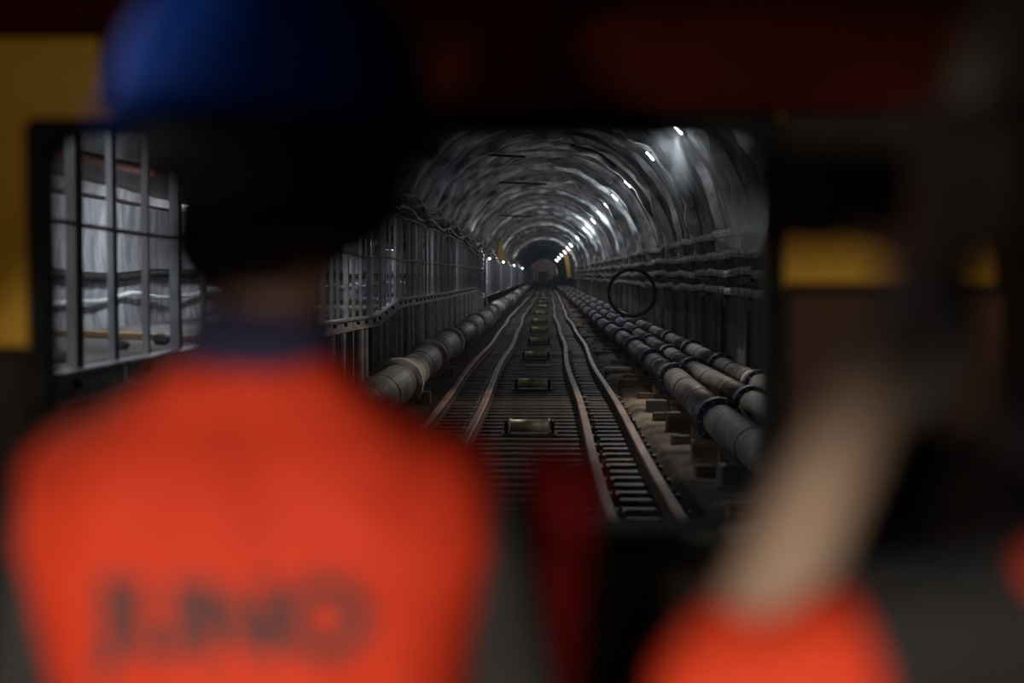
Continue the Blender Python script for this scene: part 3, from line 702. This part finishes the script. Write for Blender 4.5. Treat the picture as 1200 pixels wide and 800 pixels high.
def person(name, loc, rz, lab, joints, skin, parts_fn, s=1.0, headyaw=0, head_c=(0, .02, 1.66)):
    root = empty(name, loc, rz, label=lab, cat='person')
    J = joints; mb = MB()
    mb.loft(torso_secs())
    hc_ = Vector(head_c)
    mb.caps((0, -.01, 1.48), .062, hc_+V(0, -.02, -.05), .056, 14)
    T, Rz = head(mb, hc_, headyaw)
    for sd in ('L', 'R'):
        sgn = -1 if sd == 'L' else 1
        sh, el, wr_ = (Vector(J[sd+k]) for k in ('sh', 'el', 'wr'))
        mb.caps((sgn*.12, -.005, 1.43), .05, sh, .052); mb.caps(sh, .05, el, .040); mb.caps(el, .041, wr_, .028)
        J['hand'+sd](mb)
        hp, kn, an = V(sgn*.095, 0, .90), V(sgn*.10, .015, .49), V(sgn*.105, -.01, .09)
        mb.caps(hp, .085, kn, .055); mb.caps(kn, .054, V(sgn*.102, -.02, .33), .052); mb.caps(V(sgn*.102, -.02, .33), .052, an, .036)
        mb.caps(an, .036, V(sgn*.11, .12, .045), .034)
    body = mb.remesh('body', skin, root, .0055, 2)
    for sx in (-1, 1):
        e = MB(); e.ell(T(sx*.030, .078, .008), .012, .010, .010, None, 10, 8); e.build('eye', M_eye, root, True)
        e = MB(); e.ell(T(sx*.030, .0875, .008), .005, .003, .005, None, 8, 6); e.build('iris', M_black, root, True)
    # trousers and boots
    tr = MB(); tr.loft(torso_secs(.010, .98, .86))
    for sgn in (-1, 1):
        tr.caps((sgn*.095, 0, .88), .104, (sgn*.10, .012, .49), .084); tr.caps((sgn*.10, .008, .49), .083, (sgn*.105, -.012, .12), .062)
    tr.remesh('trousers', M_grey, root, .011, 3)
    for sgn in (-1, 1):
        bt = MB(); bt.caps((sgn*.105, -.012, .20), .058, (sgn*.105, -.015, .065), .054); bt.caps((sgn*.106, -.01, .055), .050, (sgn*.115, .15, .045), .043); bt.box(sgn*.112-.05, sgn*.112+.05, -.07, .19, 0, .03)
        bt.remesh('boot', M_black, root, .008, 2)
    parts_fn(root, J, T, Rz, hc_)
    return root
# ---- person 1: orange vest, back to the viewer
def p1_right(mb):      # gloved hand is a part; keep the bare hand inside it
    hand(mb, J1['Rwr'], (.05, .1, 1), (0, 1, 0), 1, (30, 45, 40), .95)
def p1_left(mb): hand(mb, J1['Lwr'], (.05, .35, -1), (1, 0, 0), -1, (20, 25, 20))
J1 = dict(Lsh=(-.20, -.0, 1.375), Lel=(-.262, .03, 1.08), Lwr=(-.235, .14, .86), Rsh=(.20, 0, 1.375), Rel=(.272, .045, 1.08), Rwr=(.302, .06, 1.285), handL=p1_left, handR=p1_right)
def p1_parts(root, J, T, Rz, hc_):
    v = MB()
    v.loft([(a, b_, z, rx+.006+.042*min(1, max(0, (1.47-z)/.12)), ry+.018) for a, b_, z, rx, ry in torso_secs(0, 1.52, .86)])
    for sgn in (-1, 1): v.caps((sgn*.10, -.005, 1.422), .062, (sgn*.184, 0, 1.378), .066)
    vest = v.remesh('vest', M_or, root, .009, 4)
    for q in vest.data.vertices:
        c_ = q.co; q.co = c_+q.normal*(.011*noise.noise(Vector((c_.x*13, c_.y*8, c_.z*5)))+.004*noise.noise(Vector((c_.x*30, c_.y*20, c_.z*22))))
    for zz in (1.02,):
        b = MB(); b.loft([(0, 0, zz-.025, .198, .134), (0, 0, zz+.025, .198, .134)]); tag(b.build('reflective_band', M_galv, vest, True), 'silver reflective band')
    c = MB(); c.loft([(0, -.008, 1.50, .088, .080), (0, -.006, 1.535, .078, .075), (0, -.002, 1.562, .074, .072)], p=2); c.build('collar', M_navy, root, True)
    # sleeves
    for sd, sgn in (('L', -1), ('R', 1)):
        sl = MB(); sl.caps(Vector(J[sd+'sh'])+V(sgn*.010, .0, -.035), .057, J[sd+'el'], .054)
        if sd == 'L': sl.caps(J[sd+'el'], .054, J[sd+'wr'], .036)
        sl.remesh('sleeve', M_greys, root, .009, 3)
    fs = MB(); fs.caps(J['Rel'], .052, J['Rwr'], .040); fs.remesh('forearm_sleeve', M_ord, root, .008, 3)
    gl = MB(); hand(gl, Vector(J['Rwr']), (.05, .1, 1), (0, 1, 0), 1, (30, 45, 40), .95, .10, .0045); g = gl.remesh('glove', M_ord, root, .0045, 1)
    tag(g, 'work glove in shaded red')
    # hair over the back and sides of the head, stopping at the neck
    h = MB(); h.ell(T(0, -.030, .030), .098, .100, .098, Rz, 22, 14); h.ell(hc_+V(.002, -.045, .028), .148, .085, .085, None, 20, 12); h.ell(hc_+V(.01, -.045, -.03), .122, .082, .075, None, 20, 12); h.ell(T(-.02, -.05, -.065), .092, .062, .07, Rz, 20, 12)
    h.caps(T(-.03, -.055, -.08), .045, T(.03, -.055, -.08), .045)
    h.remesh('hair', M_hair, root, .009, 3)
    hh = helmet(root, hc_+Rz @ V(0, -.012, .052), HY1, M_helm, s=1.14, tilt=R(-4))
    bnd = MB(); bnd.loft([tuple(x) for x in [(hc_.x, hc_.y-.012, hc_.z+.012, .098, .112), (hc_.x, hc_.y-.012, hc_.z+.045, .112, .128)]], p=2); tag(bnd.build('suspension_band', M_grey, root, True), 'dark grey suspension band')
    # printed letters on the back of the vest, laid on the cloth
    cu = bpy.data.curves.new('lettering', 'FONT'); cu.body = 'JUNO'; cu.size = .097; cu.extrude = .0006; cu.offset = .0055; cu.align_x = 'CENTER'; cu.space_character = 1.05
    to = bpy.data.objects.new('lettering', cu); COL.objects.link(to)
    dg = bpy.context.evaluated_depsgraph_get(); dg.update(); tm = bpy.data.meshes.new_from_object(to.evaluated_get(dg)); bpy.data.objects.remove(to)
    vm = vest.data
    from mathutils.bvhtree import BVHTree
    bv = BVHTree.FromPolygons([x.co for x in vm.vertices], [tuple(p.vertices) for p in vm.polygons])
    import bmesh
    bm = bmesh.new(); bm.from_mesh(tm); bmesh.ops.triangulate(bm, faces=bm.faces[:])
    for _ in range(2): bmesh.ops.subdivide_edges(bm, edges=[e for e in bm.edges if e.calc_length() > .012], cuts=1)
    for q in bm.verts:
        x, z, dd = q.co.x*1.0+LX, q.co.y+LZ, q.co.z
        hit = bv.ray_cast(V(x, -.6, z), V(0, 1, 0)); yy = hit[0].y if hit[0] else -.13
        q.co = V(x, yy-.0015-max(0, dd), z)
    bm.to_mesh(tm); bm.free(); tm.materials.clear(); tm.materials.append(M_print)
    lo = bpy.data.objects.new('lettering', tm); COL.objects.link(lo); lo.parent = vest; tag(lo, 'dark grey printed letters JUNO')
LX, LZ = -.004, 1.243
HY1 = R(-38)
person('person', (-.286, 1.44, .405), 0, 'person in orange vest and blue hard hat standing with the back to the viewer', J1, M_skind, p1_parts, headyaw=HY1, head_c=(.026, .005, 1.70))
# ---- person 2: right, facing left, holding a camera
P2 = (.50, 1.22, .405)
def L2(x, y, z): return (y-P2[1], -(x-P2[0]), z-P2[2])      # world -> local (root turned +90 deg)
def p2_left(mb):
    w_ = Vector(L2(.305, 1.125, 2.015))
    for i, x in enumerate((.292, .315, .338, .361)):
        a = Vector(L2(x, 1.125, 2.03)); b = Vector(L2(x+.002, 1.108, 2.062)); c = Vector(L2(x+.004, 1.112, 2.100)); d = Vector(L2(x+.004, 1.130, 2.122)); e = Vector(L2(x+.004, 1.152, 2.132))
        mb.caps(w_, .018, a, .014, 8); mb.caps(a, .013, b, .0105, 8); mb.caps(b, .0105, c, .0098, 8); mb.caps(c, .0098, d, .009, 8); mb.caps(d, .009, e, .008, 8)
    mb.caps(w_, .018, L2(.28, 1.16, 2.02), .013, 8); mb.caps(L2(.28, 1.16, 2.02), .012, L2(.262, 1.19, 2.032), .010, 8); mb.caps(L2(.262, 1.19, 2.032), .010, L2(.25, 1.215, 2.035), .009, 8)
def p2_right(mb):
    w_ = Vector(L2(.37, 1.32, 2.0))
    for i, z in enumerate((2.10, 2.078, 2.056, 2.034)):
        a = Vector(L2(.365, 1.318, z-.01)); b = Vector(L2(.325, 1.312, z)); c = Vector(L2(.295, 1.300, z)); d = Vector(L2(.285, 1.282, z))
        mb.caps(w_, .017, a, .013, 8); mb.caps(a, .012, b, .010, 8); mb.caps(b, .010, c, .009, 8); mb.caps(c, .009, d, .008, 8)
    mb.caps(w_, .017, L2(.39, 1.29, 2.03), .012, 8); mb.caps(L2(.39, 1.29, 2.03), .011, L2(.383, 1.27, 2.06), .010, 8)
J2 = dict(Lsh=(-.185, .05, 1.39), Lel=L2(.136, 1.05, 1.690), Lwr=L2(.297, 1.125, 1.995), Rsh=(.185, .05, 1.39), Rel=L2(.31, 1.45, 1.70), Rwr=L2(.372, 1.34, 1.985), handL=p2_left, handR=p2_right)
def p2_parts(root, J, T, Rz, hc_):
    v = MB(); v.loft(torso_secs(.02, 1.52, .86, 1.1)); v.caps((-.1, .0, 1.43), .07, (-.17, .02, 1.39), .068); v.caps((.1, .0, 1.43), .07, (.17, .02, 1.39), .068)
    v.ell((-.03, .13, 1.27), .12, .07, .10, None, 16, 10)
    v.remesh('vest', M_grey, root, .009, 4)
    for sd in ('L', 'R'):
        sh, el, wr_ = (Vector(J[sd+k]) for k in ('sh', 'el', 'wr'))
        m_ = sh.lerp(el, .62)
        sl = MB(); sl.caps(sh, .066, m_, .056)
        if sd == 'R': sl.caps(m_, .056, el, .054); sl.caps(el, .052, wr_, .038)
        sl.remesh('sleeve', M_grey, root, .009, 3)
        if sd == 'R': continue
        c = MB(); c.caps(sh.lerp(el, .74), .058, el, .055); c.caps(el, .052, el.lerp(wr_, .08), .050); cu_ = c.remesh('sleeve_cuff', M_or if sd == 'L' else M_grey, root, .009, 3)
        if sd == 'L': tag(cu_, 'bright orange rolled sleeve end')
        if sd == 'L':
            d = (wr_-el).normalized(); c0 = wr_-d*.02
            wt = MB(); wt.tube([c0-d*.011, c0+d*.011], .030, 16); wt.caps(c0+V(-.030, -.004, 0), .016, c0+V(-.036, -.005, 0), .016, 12); wt.build('wristwatch', M_galvd, root, True)
    pt = MB(); pt.ell(L2(.355, 1.0, 1.79), .02, .022, .024, None, 12, 8); tag(pt.build('badge', M_or, root, True), 'small orange shoulder badge')
    c = MB(); c.loft([(0, -.008, 1.50, .085, .078), (0, -.004, 1.55, .074, .072)], p=2); c.build('collar', M_grey, root, True)
    h = MB(); h.ell(T(0, -.030, .030), .086, .092, .095, Rz, 22, 14); h.ell(T(0, -.05, -.035), .076, .06, .07, Rz, 20, 12); h.remesh('hair', M_hair, root, .009, 3)
    helmet(root, hc_+V(0, -.012, .055), 0, M_helm2, s=1.08)
person('person', P2, R(90), 'person at the right edge with bare forearm, holding a camera to the eye', J2, M_skin, p2_parts, headyaw=0, head_c=(0, .005, 1.685))
# the camera
pc = empty('photo_camera', (.34, 1.22, 2.0), label='black photo camera with a long lens held up at the right', cat='camera')
def K(x, y, z): return (x-.34, y-1.22, z-2.0)
mb = MB(); a, b = K(.305, 1.150, 2.012), K(.375, 1.29, 2.112); mb.bbox(a[0], b[0], a[1], b[1], a[2], b[2], .012); mb.build('camera_body', M_camb, pc)
mb = MB(); mb.bbox(*[K(.315, 0, 0)[0], K(.37, 0, 0)[0]], K(0, 1.19, 0)[1], K(0, 1.25, 0)[1], K(0, 0, 2.11)[2], K(0, 0, 2.14)[2], .01); mb.build('viewfinder_hump', M_camb, pc)
mb = MB(); mb.tube([K(.305, 1.22, 2.065), K(.290, 1.22, 2.065), K(.288, 1.22, 2.065), K(.25, 1.22, 2.065), K(.248, 1.22, 2.065), K(.20, 1.22, 2.065)], [.038, .038, .042, .042, .044, .044], 28); mb.build('lens_barrel', M_camb, pc, True)
mb = MB(); mb.tube([K(.20, 1.22, 2.065), K(.175, 1.22, 2.065)], [.044, .052], 28); mb.build('lens_hood', M_camb, pc, True)
mb = MB(); mb.tube([K(.185, 1.22, 2.065), K(.172, 1.22, 2.065)], .040, 24); mb.build('front_glass', M_glassb, pc, True)
for x in (.235, .27):
    mb = MB(); mb.tube([K(x-.008, 1.22, 2.065), K(x+.008, 1.22, 2.065)], .0455, 28); mb.build('focus_ring', M_grey, pc, True)
mb = MB(); mb.tube([K(.36, 1.292, 2.10), K(.40, 1.36, 2.0), K(.42, 1.34, 1.88), K(.40, 1.25, 1.84), K(.39, 1.12, 1.90), K(.37, 1.10, 2.0), K(.36, 1.148, 2.10)], .006, 6); mb.build('strap', M_black, pc, True)
